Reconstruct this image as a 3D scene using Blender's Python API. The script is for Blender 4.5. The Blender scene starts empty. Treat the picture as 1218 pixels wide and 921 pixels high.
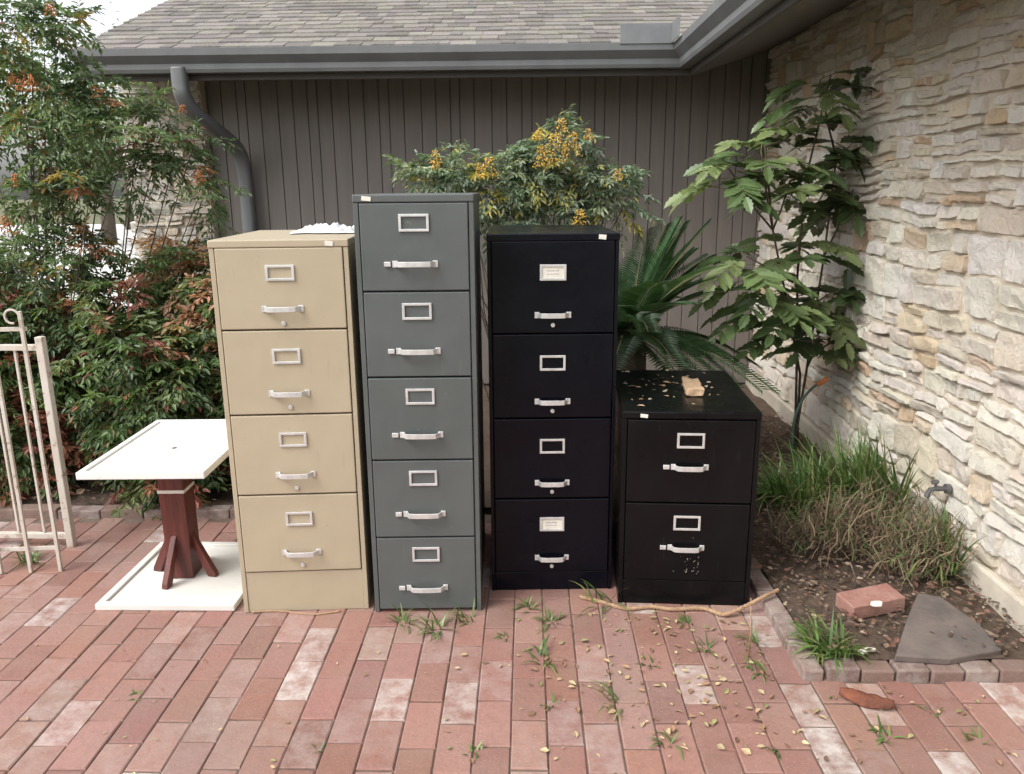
import bpy, bmesh, math, random
import numpy as np
from mathutils import Vector, Matrix, noise
random.seed(7); rng=np.random.default_rng(7)
SC=bpy.context.scene; C=SC.collection
R=math.radians
# ------------------------------------------------------------ camera
W0,H0,FPX=1218.0,921.0,940.0
pit,rol,CH=R(14.06),R(0.48),1.5
F=Vector((0,math.cos(pit),-math.sin(pit))); U0=Vector((0,math.sin(pit),math.cos(pit))); R0=Vector((1,0,0))
RV=R0*math.cos(rol)-U0*math.sin(rol); UV=R0*math.sin(rol)+U0*math.cos(rol)
CP=Vector((0,0,CH))
cam=bpy.data.cameras.new('camera'); co=bpy.data.objects.new('camera',cam); C.objects.link(co)
cam.sensor_width=36; cam.lens=36*FPX/W0; cam.clip_end=600; cam.clip_start=.05
M=Matrix((RV,UV,-F)).transposed().to_4x4(); M.translation=CP; co.matrix_world=M
SC.camera=co
def ray(px,py): return F+RV*((px-W0/2)/FPX)+UV*((H0/2-py)/FPX)
def at(px,py,Y):
    d=ray(px,py); return CP+d*(Y/d.y)
def gp(px,py,z=0.0):
    d=ray(px,py); return CP+d*((z-CH)/d.z)
# ------------------------------------------------------------ materials
def mat(name): 
    m=bpy.data.materials.new(name); m.use_nodes=True; nt=m.node_tree
    return m,nt,nt.nodes['Principled BSDF']
def nd(nt,t,**k):
    n=nt.nodes.new(t)
    for a,b in k.items(): setattr(n,a,b)
    return n
def lk(nt,a,b): nt.links.new(a,b)
def noise_fac(nt,scale,detail=4,lo=.35,hi=.65,coord='Object',rough=.6,stretch=None):
    tc=nd(nt,'ShaderNodeTexCoord'); n=nd(nt,'ShaderNodeTexNoise')
    n.inputs['Scale'].default_value=scale; n.inputs['Detail'].default_value=detail; n.inputs['Roughness'].default_value=rough
    src=tc.outputs[coord]
    if stretch:
        mp=nd(nt,'ShaderNodeMapping'); mp.inputs['Scale'].default_value=stretch; lk(nt,src,mp.inputs['Vector']); src=mp.outputs['Vector']
    lk(nt,src,n.inputs['Vector'])
    mr=nd(nt,'ShaderNodeMapRange'); mr.inputs['From Min'].default_value=lo; mr.inputs['From Max'].default_value=hi
    lk(nt,n.outputs['Fac'],mr.inputs['Value'])
    return mr.outputs['Result'],n.outputs['Fac']
def mix(nt,fac,a,b,mode='MIX'):
    m=nd(nt,'ShaderNodeMix',data_type='RGBA',blend_type=mode)
    for s,v in ((m.inputs[0],fac),(m.inputs[6],a),(m.inputs[7],b)):
        if isinstance(v,(int,float)): s.default_value=v
        elif isinstance(v,tuple): s.default_value=v if len(v)==4 else v+(1,)
        else: lk(nt,v,s)
    return m.outputs[2]
def mul(nt,a,b,op='MULTIPLY'):
    m=nd(nt,'ShaderNodeMath',operation=op)
    for s,v in ((m.inputs[0],a),(m.inputs[1],b)):
        if isinstance(v,(int,float)): s.default_value=v
        else: lk(nt,v,s)
    return m.outputs[0]
def bump(nt,b,h,strength=.3,dist=.01):
    n=nd(nt,'ShaderNodeBump'); n.inputs['Strength'].default_value=strength; n.inputs['Distance'].default_value=dist
    lk(nt,h,n.inputs['Height']); lk(nt,n.outputs[0],b.inputs['Normal'])
def attr(nt,name='col'):
    a=nd(nt,'ShaderNodeAttribute',attribute_name=name); return a
def simple(name,c1,c2,scale=8,rough=.7,bs=.2,bd=.005,lo=.35,hi=.65,metal=0,bscale=None,coord='Object',stretch=None):
    m,nt,b=mat(name); f,_=noise_fac(nt,scale,lo=lo,hi=hi,coord=coord,stretch=stretch)
    lk(nt,mix(nt,f,c1,c2),b.inputs['Base Color']); b.inputs['Roughness'].default_value=rough; b.inputs['Metallic'].default_value=metal
    if bs: 
        _,h=noise_fac(nt,bscale or scale*4,coord=coord,stretch=stretch); bump(nt,b,h,bs,bd)
    return m
def paint(name,base,dust,scratch,rough,dustamt=.5,rust=None,spec=.5,scr=.69):
    m,nt,b=mat(name)
    f1,_=noise_fac(nt,2.2,lo=.35,hi=.75); f2,_=noise_fac(nt,26,lo=scr,hi=scr+.05,detail=6,rough=.7)
    f3,_=noise_fac(nt,9,lo=.5,hi=.9,stretch=(1,1,.25))
    c=mix(nt,mul(nt,f1,dustamt),base,dust); c=mix(nt,mul(nt,f3,dustamt*.6),c,dust)
    c=mix(nt,mul(nt,f2,.55),c,scratch)
    fl,_=noise_fac(nt,5,lo=.70,hi=.73,detail=2,stretch=(14,14,1.2)); c=mix(nt,mul(nt,fl,.12),c,scratch)
    tc=nd(nt,'ShaderNodeTexCoord'); sx=nd(nt,'ShaderNodeSeparateXYZ'); lk(nt,tc.outputs['Object'],sx.inputs[0])
    gr=nd(nt,'ShaderNodeMapRange'); gr.inputs['From Min'].default_value=.30; gr.inputs['From Max'].default_value=.0; lk(nt,sx.outputs['Z'],gr.inputs['Value'])
    c=mix(nt,mul(nt,mul(nt,gr.outputs[0],f1),.7),c,dust)
    if rust:
        f4,_=noise_fac(nt,7,lo=.66,hi=.72,detail=6); g2=nd(nt,'ShaderNodeMapRange'); g2.inputs['From Min'].default_value=.6; g2.inputs['From Max'].default_value=.1; g2.inputs['To Min'].default_value=.25; lk(nt,sx.outputs['Z'],g2.inputs['Value'])
        c=mix(nt,mul(nt,f4,g2.outputs[0]),c,rust)
    lk(nt,c,b.inputs['Base Color']); b.inputs['Specular IOR Level'].default_value=spec
    r=nd(nt,'ShaderNodeMapRange'); r.inputs['To Min'].default_value=rough; r.inputs['To Max'].default_value=rough+.22
    lk(nt,f1,r.inputs['Value']); lk(nt,r.outputs[0],b.inputs['Roughness'])
    _,h=noise_fac(nt,3.5,detail=3); bump(nt,b,h,.35,.018)
    return m
Mt={}
Mt['tan']=paint('tan_paint',(.42,.355,.25),(.345,.29,.20),(.22,.17,.115),.42,.6,scr=.67)
Mt['grey']=paint('grey_paint',(.080,.090,.089),(.112,.121,.118),(.20,.19,.17),.36,.6,rust=(.10,.055,.03),scr=.67)
Mt['black']=paint('black_paint',(.0018,.0022,.0055),(.0045,.0055,.009),(.02,.02,.022),.20,.4,spec=.22,scr=.71)
Mt['black2']=paint('dusty_black_paint',(.0022,.0023,.0032),(.008,.008,.008),(.05,.05,.045),.24,.5,spec=.25,scr=.69)
Mt['chrome']=simple('brushed_metal',(.74,.74,.73),(.60,.60,.59),30,.32,.1,.002,metal=.5)
Mt['chromed']=simple('aged_metal',(.16,.16,.16),(.10,.10,.10),30,.45,.1,.002,metal=.4)
Mt['card']=simple('label_card',(.75,.73,.66),(.62,.60,.52),20,.8,0)
Mt['chip']=simple('bare_primer',(.30,.29,.27),(.16,.15,.14),50,.8,0)
Mt['ink']=simple('pencil',(.25,.25,.27),(.3,.3,.3),20,.8,0)
Mt['white']=paint('white_laminate',(.76,.75,.72),(.58,.56,.51),(.32,.25,.18),.4,.5,scr=.66)
Mt['rustwhite']=paint('rusty_white_paint',(.60,.57,.51),(.42,.34,.26),(.18,.09,.045),.55,.8,rust=(.16,.075,.035),scr=.57)
Mt['redwood']=simple('red_stained_wood',(.13,.028,.02),(.06,.016,.012),9,.45,.35,.004,stretch=(6,6,.6))
Mt['tape']=simple('white_tape',(.7,.68,.62),(.55,.5,.45),20,.7,.2)
Mt['siding']=simple('taupe_siding',(.215,.190,.170),(.188,.166,.149),3,.7,.1,.002,stretch=(6,6,.5),bscale=20)
Mt['trim']=simple('dark_trim',(.085,.075,.068),(.07,.062,.057),6,.6,.15,.004)
Mt['soffit']=simple('soffit_paint',(.13,.115,.10),(.11,.095,.085),6,.75,.15,.004)
Mt['gutter']=simple('grey_gutter_paint',(.17,.175,.18),(.135,.138,.142),4,.42,.08,.004)
Mt['flash']=simple('galvanised_metal',(.20,.205,.21),(.15,.155,.16),5,.45,.1,.004,metal=.2)
Mt['mortar']=simple('lime_mortar',(.62,.55,.45),(.48,.41,.32),14,.95,.6,.01,bscale=90)
Mt['concrete']=simple('concrete_footing',(.58,.52,.43),(.44,.39,.32),5,.9,.3,.008,bscale=60)
Mt['stem']=simple('cane_bark',(.12,.095,.07),(.07,.052,.036),30,.85,.5,.004)
Mt['greenstem']=simple('green_stem',(.12,.15,.06),(.15,.10,.05),20,.7,0)
Mt['rope']=simple('tan_rope',(.42,.28,.17),(.28,.17,.10),60,.9,.5,.003)
Mt['bark']=simple('red_bark',(.20,.065,.035),(.10,.035,.02),25,.85,.7,.006)
Mt['flag']=simple('flagstone',(.16,.13,.115),(.10,.085,.078),9,.85,.5,.006,bscale=50)
Mt['wood']=simple('split_wood',(.50,.36,.23),(.38,.25,.15),10,.8,.4,.004,stretch=(1,6,1))
Mt['bag']=simple('white_plastic',(.78,.79,.80),(.68,.69,.71),6,.35,.3,.01)
Mt['orange']=simple('orange_plastic',(.55,.16,.04),(.4,.12,.03),20,.5,0)
Mt['hose']=simple('green_hose',(.04,.08,.065),(.025,.055,.045),20,.5,0)
Mt['lbrick']=simple('loose_brick_clay',(.27,.125,.10),(.33,.19,.155),14,.9,.6,.006,bscale=80)
def colmat(name,rough=.6,transl=0.0,nscale=40,namt=.25,bs=0,bscale=60,bd=.004):
    m,nt,b=mat(name); a=attr(nt); f,_=noise_fac(nt,nscale,lo=.3,hi=.7,detail=2)
    dk=mix(nt,namt,a.outputs['Color'],(.0,.0,.0)); c=mix(nt,f,dk,a.outputs['Color'])
    lk(nt,c,b.inputs['Base Color']); b.inputs['Roughness'].default_value=rough
    if bs: _,h=noise_fac(nt,bscale,detail=6,rough=.7); bump(nt,b,h,bs,bd)
    if transl:
        t=nd(nt,'ShaderNodeBsdfTranslucent'); cc=mix(nt,1.0,c,(1.6,1.8,.8),'MULTIPLY'); lk(nt,cc,t.inputs['Color'])
        ms=nd(nt,'ShaderNodeMixShader'); ms.inputs[0].default_value=transl
        out=nt.nodes['Material Output']; lk(nt,b.outputs[0],ms.inputs[1]); lk(nt,t.outputs[0],ms.inputs[2]); lk(nt,ms.outputs[0],out.inputs['Surface'])
    return m
Mt['leaf']=colmat('leaf_tissue',.45,.25,60,.2)
Mt['gleaf']=colmat('glossy_leaf',.36,.18,30,.2)
Mt['dryleaf']=colmat('dry_leaf',.85,0,60,.3)
Mt['berry']=colmat('berry_skin',.4,0,50,.15)
Mt['shingle']=colmat('shingle_grit',.95,0,90,.4,.5,180,.003)
def stone_mat():
    m,nt,b=mat('cream_limestone'); a=attr(nt)
    f,_=noise_fac(nt,6,lo=.35,hi=.7,detail=6); f2,_=noise_fac(nt,26,lo=.57,hi=.74,detail=6,rough=.7); f3,_=noise_fac(nt,3.5,lo=.58,hi=.75,detail=4)
    c=mix(nt,mul(nt,f,.4),a.outputs['Color'],(.86,.80,.71)); c=mix(nt,mul(nt,f2,.4),c,(.48,.37,.25)); c=mix(nt,mul(nt,f3,.3),c,(.68,.51,.34))
    lk(nt,c,b.inputs['Base Color']); b.inputs['Roughness'].default_value=.92
    _,h=noise_fac(nt,34,detail=8,rough=.72); bump(nt,b,h,1.0,.026)
    return m
Mt['stone']=stone_mat()
def brick_mat():
    m,nt,b=mat('clay_paver'); a=attr(nt)
    f,_=noise_fac(nt,35,lo=.35,hi=.7,detail=6,rough=.75); f2,_=noise_fac(nt,2.6,lo=.40,hi=.68,detail=5)
    c=mix(nt,mul(nt,f,.42),a.outputs['Color'],(.145,.085,.07)); 
    c=mix(nt,mul(nt,f2,.34),c,(.33,.235,.20))
    fw,_=noise_fac(nt,14,lo=.38,hi=.62,detail=7,rough=.7)
    c=mix(nt,mul(nt,fw,a.outputs['Alpha']),c,(.52,.47,.44))
    fs,_=noise_fac(nt,230,lo=.62,hi=.70,detail=2); c=mix(nt,mul(nt,fs,.5),c,(.42,.33,.29))
    fd,_=noise_fac(nt,1.3,lo=.52,hi=.74,detail=6); c=mix(nt,mul(nt,fd,.35),c,(.13,.09,.075))
    fm,_=noise_fac(nt,9,lo=.67,hi=.75,detail=6); c=mix(nt,mul(nt,fm,.45),c,(.07,.055,.045))
    lk(nt,c,b.inputs['Base Color']); b.inputs['Roughness'].default_value=.86
    _,h=noise_fac(nt,70,detail=7,rough=.75); bump(nt,b,h,.55,.006)
    return m
Mt['brick']=brick_mat()
def soil_mat(name,a1,a2,a3,s=18):
    m,nt,b=mat(name); f,_=noise_fac(nt,s,lo=.35,hi=.65,detail=8,rough=.75); f2,_=noise_fac(nt,2.5,lo=.4,hi=.7)
    c=mix(nt,f,a1,a2); c=mix(nt,mul(nt,f2,.6),c,a3); lk(nt,c,b.inputs['Base Color']); b.inputs['Roughness'].default_value=.95
    _,h=noise_fac(nt,40,detail=7,rough=.75); bump(nt,b,h,.9,.02); return m
Mt['soil']=soil_mat('leafy_soil',(.075,.05,.036),(.14,.095,.066),(.10,.07,.05))
Mt['joint']=soil_mat('joint_sand',(.25,.18,.15),(.15,.11,.085),(.13,.12,.07))
Mt['ground']=soil_mat('yard_ground',(.10,.11,.05),(.16,.14,.09),(.08,.10,.04),3)
Mt['palefill']=soil_mat('pale_fill',(.60,.59,.57),(.52,.51,.49),(.55,.54,.52),2)
# ------------------------------------------------------------ mesh builder
class MB:
    def __init__(s): s.v=[];s.f=[];s.c=[]
    def add(s,vs,fs,col=None,mt=None):
        n=len(s.v)
        for p in vs:
            p=Vector(p); s.v.append(tuple(mt@p if mt else p)); s.c.append(col or (1,1,1,1))
        s.f+= [tuple(i+n for i in f) for f in fs]; return s
    def box(s,x0,x1,y0,y1,z0,z1,col=None,mt=None):
        v=[(x0,y0,z0),(x1,y0,z0),(x1,y1,z0),(x0,y1,z0),(x0,y0,z1),(x1,y0,z1),(x1,y1,z1),(x0,y1,z1)]
        return s.add(v,[(0,3,2,1),(4,5,6,7),(0,1,5,4),(1,2,6,5),(2,3,7,6),(3,0,4,7)],col,mt)
    def tube(s,pts,r,n=8,col=None,r1=None):
        pts=[Vector(p) for p in pts]; k=len(pts); rings=[]
        prev=None
        for i,p in enumerate(pts):
            d=(pts[min(i+1,k-1)]-pts[max(i-1,0)]).normalized()
            if prev is None:
                a=Vector((0,0,1)) if abs(d.z)<.9 else Vector((1,0,0))
                u=d.cross(a).normalized()
            else: u=(prev-d*prev.dot(d)).normalized()
            prev=u; w=d.cross(u)
            rr=r if r1 is None else r+(r1-r)*i/(k-1)
            for j in range(n):
                t=2*math.pi*(j+.5)/n; rings.append(p+u*math.cos(t)*rr+w*math.sin(t)*rr)
        fs=[(i*n+j,i*n+(j+1)%n,(i+1)*n+(j+1)%n,(i+1)*n+j) for i in range(k-1) for j in range(n)]
        fs+=[tuple(range(n-1,-1,-1)),tuple((k-1)*n+j for j in range(n))]
        return s.add(rings,fs,col)
    def prism(s,poly,axis_vec,mt=None,col=None):
        n=len(poly); a=Vector(axis_vec); vs=[Vector(p) for p in poly]+[Vector(p)+a for p in poly]
        fs=[tuple(range(n-1,-1,-1)),tuple(range(n,2*n))]+[(i,(i+1)%n,n+(i+1)%n,n+i) for i in range(n)]
        return s.add(vs,fs,col,mt)
    def build(s,name,m,parent=None,smooth=False,bev=0,fix=False):
        me=bpy.data.meshes.new(name); me.from_pydata(s.v,[],s.f)
        a=me.color_attributes.new('col','FLOAT_COLOR','POINT'); a.data.foreach_set('color',np.array(s.c,dtype=np.float32).ravel())
        if fix:
            bm=bmesh.new(); bm.from_mesh(me); bmesh.ops.recalc_face_normals(bm,faces=bm.faces); bm.to_mesh(me); bm.free()
        if smooth: me.polygons.foreach_set('use_smooth',[True]*len(me.polygons))
        me.update(); o=bpy.data.objects.new(name,me); C.objects.link(o); me.materials.append(m)
        if parent: o.parent=parent
        if bev:
            b=o.modifiers.new('bevel','BEVEL'); b.width=bev; b.segments=2; b.limit_method='ANGLE'; b.harden_normals=False
        return o
def catmull(P,n=12):
    out=[]
    for i in range(len(P)-1):
        p0,p1,p2,p3=P[max(i-1,0)],P[i],P[i+1],P[min(i+2,len(P)-1)]
        for k in range(n):
            t=k/n; out.append(.5*((2*p1)+(p2-p0)*t+(2*p0-5*p1+4*p2-p3)*t*t+(3*p1-p0-3*p2+p3)*t**3))
    out.append(P[-1]); return out
def tag(o,label=None,cat=None,group=None,kind=None):
    if label:o['label']=label
    if cat:o['category']=cat
    if group:o['group']=group
    if kind:o['kind']=kind
    return o
def empty(name,loc=(0,0,0),rz=0):
    o=bpy.data.objects.new(name,None); C.objects.link(o); o.location=loc; o.rotation_euler=(0,0,rz); o.empty_display_size=.1; return o
def jit(c,s=.15,a=1):
    k=1+random.uniform(-s,s); return (c[0]*k,c[1]*k*(1+random.uniform(-.04,.04)),c[2]*k*(1+random.uniform(-.05,.05)),a)
# ------------------------------------------------------------ world & light
w=bpy.data.worlds.new('World'); SC.world=w; w.use_nodes=True; nt=w.node_tree
sky=nd(nt,'ShaderNodeTexSky',sky_type='NISHITA'); sky.sun_disc=False; sky.sun_elevation=R(50); sky.sun_rotation=R(238); sky.air_density=1; sky.dust_density=4; sky.ozone_density=1
hs=nd(nt,'ShaderNodeHueSaturation'); hs.inputs['Saturation'].default_value=.20; hs.inputs['Value'].default_value=2.2; lk(nt,sky.outputs[0],hs.inputs['Color'])
bg=nt.nodes['Background']; lk(nt,hs.outputs[0],bg.inputs['Color']); bg.inputs['Strength'].default_value=.15
sl=bpy.data.lights.new('sun','SUN'); so=bpy.data.objects.new('sun',sl); C.objects.link(so); sl.energy=1.5; sl.angle=R(28); sl.color=(1,.965,.91)
az,el=R(238),R(50)
sd=Vector((math.sin(az)*math.cos(el),math.cos(az)*math.cos(el),math.sin(el))); so.rotation_euler=sd.to_track_quat('Z','Y').to_euler(); so.location=(0,0,8)
SC.view_settings.view_transform='Standard'; SC.view_settings.look='None'; SC.view_settings.exposure=0
# ------------------------------------------------------------ ground
HR=R(-1.15)
g=MB(); g.add([(-200,-200,-.03),(200,-200,-.03),(200,200,-.03),(-200,200,-.03)],[(0,1,2,3)]); tag(g.build('ground',Mt['ground']),kind='structure')
g=MB(); g.add([(-30,7,-.024),(-3.6,7,-.024),(-3.6,40,-.024),(-30,40,-.024)],[(0,1,2,3)]); tag(g.build('added_pale_sheet',Mt['palefill']),kind='structure')  # added pale ground sheet, only there to brighten the gap at the left
g=MB(); g.add([(-4.6,-.6,-.005),(1.72,-.6,-.005),(1.72,3.6,-.005),(-4.6,3.6,-.005)],[(0,1,2,3)]); o=g.build('paving_joints',Mt['joint']); o.rotation_euler.z=HR; tag(o,kind='structure')
pv=MB()
pw,pl=.1035,.203
pal=[(.285,.138,.108),(.305,.155,.122),(.26,.122,.095),(.30,.16,.13),(.275,.14,.11),(.235,.115,.092),(.29,.142,.108),(.30,.175,.145)]
for i in range(int(6.2/pw)):
    x0=-4.5+i*pw
    off=(i%2)*pl/2+random.uniform(-.014,.014)
    for j in range(-1,22):
        y0=-.55+off+j*pl
        xc,yc=x0+pw/2,y0+pl/2
        if xc>.86 and yc>2.20: continue
        if yc>3.45 or yc<-.5 or xc>1.66: continue
        whit=0
        if random.random()<.08: whit=random.uniform(.5,.95)
        elif random.random()<.3: whit=random.uniform(.06,.28)
        col=jit(random.choice(pal),.11,whit)
        gx=random.uniform(.0008,.0024); 
        a,b,c,d=x0+gx,x0+pw-gx,y0+gx*1.4,y0+pl-gx*1.4
        h=random.uniform(-.0014,.0016); tx=random.uniform(-.014,.014); ty=random.uniform(-.008,.008); rz=random.uniform(-.008,.008)
        vs=[]
        def pt(x,y,z): 
            dx,dy=x-xc,y-yc
            return (xc+dx-dy*rz,yc+dy+dx*rz,z+h+dx*tx+dy*ty if z>-.03 else z)
        q=.0036
        for (xx,yy) in ((a,c),(b,c),(b,d),(a,d)): vs.append(pt(xx,yy,-.05))
        for (xx,yy) in ((a,c),(b,c),(b,d),(a,d)): vs.append(pt(xx,yy,-.0032))
        for (xx,yy) in ((a+q,c+q),(b-q,c+q),(b-q,d-q),(a+q,d-q)): vs.append(pt(xx+random.uniform(-.0018,.0018),yy+random.uniform(-.0018,.0018),0))
        fs=[(8,9,10,11)]
        for k in range(4):
            n=(k+1)%4; fs+=[(k,n,4+n,4+k),(4+k,4+n,8+n,8+k)]
        pv.add(vs,fs,col)
o=pv.build('brick_pavement',Mt['brick']); o.rotation_euler.z=HR; tag(o,kind='structure')
def bed(name,x0,x1,y0,y1,zb,amp,step=.05):
    m=MB(); nx=int((x1-x0)/step); ny=int((y1-y0)/step); vs=[];fs=[]
    for j in range(ny+1):
        for i in range(nx+1):
            x=x0+(x1-x0)*i/nx; y=y0+(y1-y0)*j/ny
            vs.append((x,y,zb+amp*noise.fractal(Vector((x*2.5,y*2.5,3)),1,2,5)))
    fs=[(j*(nx+1)+i,j*(nx+1)+i+1,(j+1)*(nx+1)+i+1,(j+1)*(nx+1)+i) for j in range(ny) for i in range(nx)]
    m.add(vs,fs); o=m.build(name,Mt['soil'],smooth=True); o.rotation_euler.z=HR; tag(o,kind='structure'); return o
bed('garden_soil',.93,1.72,2.25,5.95,.035,.03,.03)
bed('planting_bed',-6.0,.93,3.5,5.95,.03,.03,.06)
def edging(name,label,rows):
    m=MB()
    for (x0,x1,y0,y1,n,ax) in rows:
        for i in range(n):
            if ax=='x': a,b=x0+(x1-x0)*i/n,x0+(x1-x0)*(i+1)/n; c,d=y0,y1
            else: c,d=y0+(y1-y0)*i/n,y0+(y1-y0)*(i+1)/n; a,b=x0,x1
            gq=.003; ht=.040+random.uniform(-.006,.006)
            T=Matrix.Translation(((a+b)/2,(c+d)/2,0))@Matrix.Rotation(random.uniform(-.05,.05),4,'Z')@Matrix.Rotation(random.uniform(-.04,.04),4,'X')
            hx,hy=(b-a)/2-gq,(d-c)/2-gq
            m.box(-hx,hx,-hy,hy,-.03,ht,jit((.165,.105,.085),.25,random.choice([.05,.15,.4])),T)
    o=m.build(name,Mt['brick'],bev=.006); o.rotation_euler.z=HR; tag(o,label,'edging'); return o
edging('brick_edging','low brown brick edging around the garden bed beside the stone wall',[(.93,1.68,2.185,2.255,7,'x'),(.855,.925,2.185,3.4,7,'y')])
edging('brick_edging','low brick kerb along the foot of the red and green shrubs on the left',[(-4.5,-1.0,3.45,3.53,17,'x')])
# ------------------------------------------------------------ house
house=empty('house',(0,0,0),HR); tag(house,'house with taupe vertical siding, cream rubble stone wall, grey gutters and shingle roof','house')
stpal=[(.82,.755,.655)]*7+[(.85,.80,.715)]*4+[(.74,.655,.53)]*3+[(.76,.60,.43),(.69,.49,.32),(.78,.68,.53)]
def stone_face(name,s0,s1,z0,z1,O,S,N,seed,dark=1.0):
    random.seed(seed); m=MB(); O=Vector(O);S=Vector(S);N=Vector(N); Z=Vector((0,0,1))
    rects=[]; z=z0
    while z<z1-.03:
        H=random.choice([.085,.10,.13,.16]); H=min(H,z1-z)
        if z1-(z+H)<.05: H=z1-z
        s=s0-random.uniform(0,.2)
        while s<s1:
            L=random.uniform(.11,.36); e=s+L
            a,b=max(s,s0),min(e,s1)
            if s1-b<.08: b=s1; e=s1
            r=random.random()
            if b-a>.03:
                if r<.26: cuts=[0,1]
                elif r<.80 or H<.13: cuts=[0,random.uniform(.35,.65),1]
                else: cuts=[0,random.uniform(.26,.36),random.uniform(.6,.72),1]
                for k in range(len(cuts)-1):
                    zz0,zz1=z+H*cuts[k],z+H*cuts[k+1]
                    if b-a>.24 and random.random()<.5:
                        mid=a+(b-a)*random.uniform(.35,.65); rects+=[(a,mid,zz0,zz1),(mid,b,zz0,zz1)]
                    else: rects.append((a,b,zz0,zz1))
            s=e
        z+=H
    for (a,b,c,d) in rects:
        L,Hh=b-a,d-c; gm=random.uniform(.0005,.003); a+=gm;b-=gm;c+=gm;d-=gm; L=b-a; Hh=d-c
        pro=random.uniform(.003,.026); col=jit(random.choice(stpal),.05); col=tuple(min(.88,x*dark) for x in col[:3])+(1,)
        tl=(random.uniform(-.02,.02),random.uniform(-.035,.035))
        cn=[(random.uniform(-.004,.014),random.uniform(-.004,.010)) for _ in range(4)]
        nu=max(4,int(L/.026)); nv=max(3,int(Hh/.018)); eu_=.006/L; ev_=.006/Hh
        us=[0,eu_]+[eu_+(1-2*eu_)*i/nu for i in range(1,nu)]+[1-eu_,1]; vs_=[0,ev_]+[ev_+(1-2*ev_)*i/nv for i in range(1,nv)]+[1-ev_,1]
        V=[];nU,nV=len(us),len(vs_); rnd=random.uniform(0,50); cr=min(.018,Hh*.3)
        for v in vs_:
            for u in us:
                eu=min(u,1-u)*L; ev=min(v,1-v)*Hh
                ds=0;dz=0
                if eu<cr and ev<cr:
                    k=((cr-eu)/cr)*((cr-ev)/cr); ds=(1 if u<.5 else -1)*k*cr*.22; dz=(1 if v<.5 else -1)*k*cr*.22
                w00,w10,w11,w01=(1-u)*(1-v),u*(1-v),u*v,(1-u)*v
                ds+=cn[0][0]*w00-cn[1][0]*w10-cn[2][0]*w11+cn[3][0]*w01
                dz+=cn[0][1]*w00+cn[1][1]*w10-cn[2][1]*w11-cn[3][1]*w01
                ss=a+L*u+ds; z_=c+Hh*v+dz
                inn=min(1,min(eu,ev)/.02); wg=(1-inn)
                ss+=noise.noise(Vector((z_*38,rnd,3)))*.010*wg; z_+=(noise.noise(Vector((ss*28,rnd,9)))*.009+noise.noise(Vector((ss*70,rnd,5)))*.004)*wg
                edge=1.0 if min(eu,ev)>.004 else 0.0
                dep=-.012+ (pro+.012)*edge + edge*(noise.fractal(Vector((ss*11,z_*16,rnd)),1,2,4)*.016)*(.4+.6*inn)+ edge*((u-.5)*tl[0]+(v-.5)*tl[1]*.5)
                k2=min(1,max(0,(z_-z0)/.1),max(0,(z1-z_)/.1))
                wz=z_+noise.noise(Vector((ss*1.7,z_*2.2,seed)))*.035*k2+noise.noise(Vector((ss*5,z_*6,seed+2)))*.012*k2
                ws=ss+ (noise.noise(Vector((ss*3,z_*4,seed+5)))*.025 if s0+.1<ss<s1-.1 else 0)
                V.append(O+S*ws+Z*wz+N*dep)
        m.add(V,[(j*nU+i,j*nU+i+1,(j+1)*nU+i+1,(j+1)*nU+i) for j in range(nV-1) for i in range(nU-1)],col)
    o=m.build(name,Mt['stone'],house,smooth=False)
    me=o.data; me.polygons.foreach_set('use_smooth',[True]*len(me.polygons)); me.set_sharp_from_angle(angle=R(38))
    random.seed(seed+100); return o
WX=1.70
stone_face('stone_wall',-.8,5.92,.14,2.46,(WX,0,0),(0,1,0),(-1,0,0),11)
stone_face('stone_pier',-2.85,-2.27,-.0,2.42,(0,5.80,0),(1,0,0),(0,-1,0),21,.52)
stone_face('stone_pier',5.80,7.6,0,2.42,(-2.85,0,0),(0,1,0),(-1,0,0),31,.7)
m=MB(); m.box(WX+.004,6.2,-.8,5.93,-.02,2.46); m.box(-2.844,-2.275,5.806,5.95,-.02,2.42); m.box(-2.844,6.2,5.95,10.5,-.02,2.42); m.build('mortar',Mt['mortar'],house)
m=MB(); m.box(WX-.035,WX+.003,-.8,5.9,-.02,.135); m.build('footing',Mt['concrete'],house,bev=.01)
m=MB(); x=-2.268; k=0
while x<WX-.01:
    wd=[.105,.105,.07,.105,.125][k%5]+random.uniform(-.004,.004); e=min(x+wd,WX-.002)
    if e-x>.02: m.box(x+.0025,e-.0025,5.895,5.93,.05,2.43)
    x=e; k+=1
m.build('siding',Mt['siding'],house,bev=.003)
m=MB(); m.box(-2.268,WX-.002,5.907,5.948,.04,2.44); m.build('siding_backing',Mt['trim'],house)
EX,EY=1.045,5.30; ZE=2.185; ZW=2.43; ZR=.012
def sof(poly):
    m=MB(); m.add(poly+[(p[0],p[1],p[2]+.02) for p in poly],[(3,2,1,0),(4,5,6,7)]); return m
o=sof([(-2.78,EY,ZE),(EX,EY,ZE),(1.72,5.94,ZW),(-2.78,5.94,ZW)]); o.build('soffit',Mt['soffit'],house)
o=sof([(EX,EY,ZE),(EX,-.9,ZE),(1.72,-.9,ZW),(1.72,5.94,ZW)]); o.build('soffit',Mt['soffit'],house)
m=MB(); m.box(-2.80,EX+.0,EY-.025,EY-.003,ZE-.005,2.345+ZR); m.build('fascia',Mt['trim'],house,bev=.003)
m=MB(); m.box(EX-.025,EX-.003,-.9,EY-.027,ZE-.005,2.345+ZR); m.build('fascia',Mt['trim'],house,bev=.003)
prof=[(0,.0),(.075,.0),(.083,.02),(.083,.05),(.105,.075),(.122,.095),(.125,.135),(.118,.137),(.116,.10),(.078,.058),(.0,.06)]
g0=2.205+ZR
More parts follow.
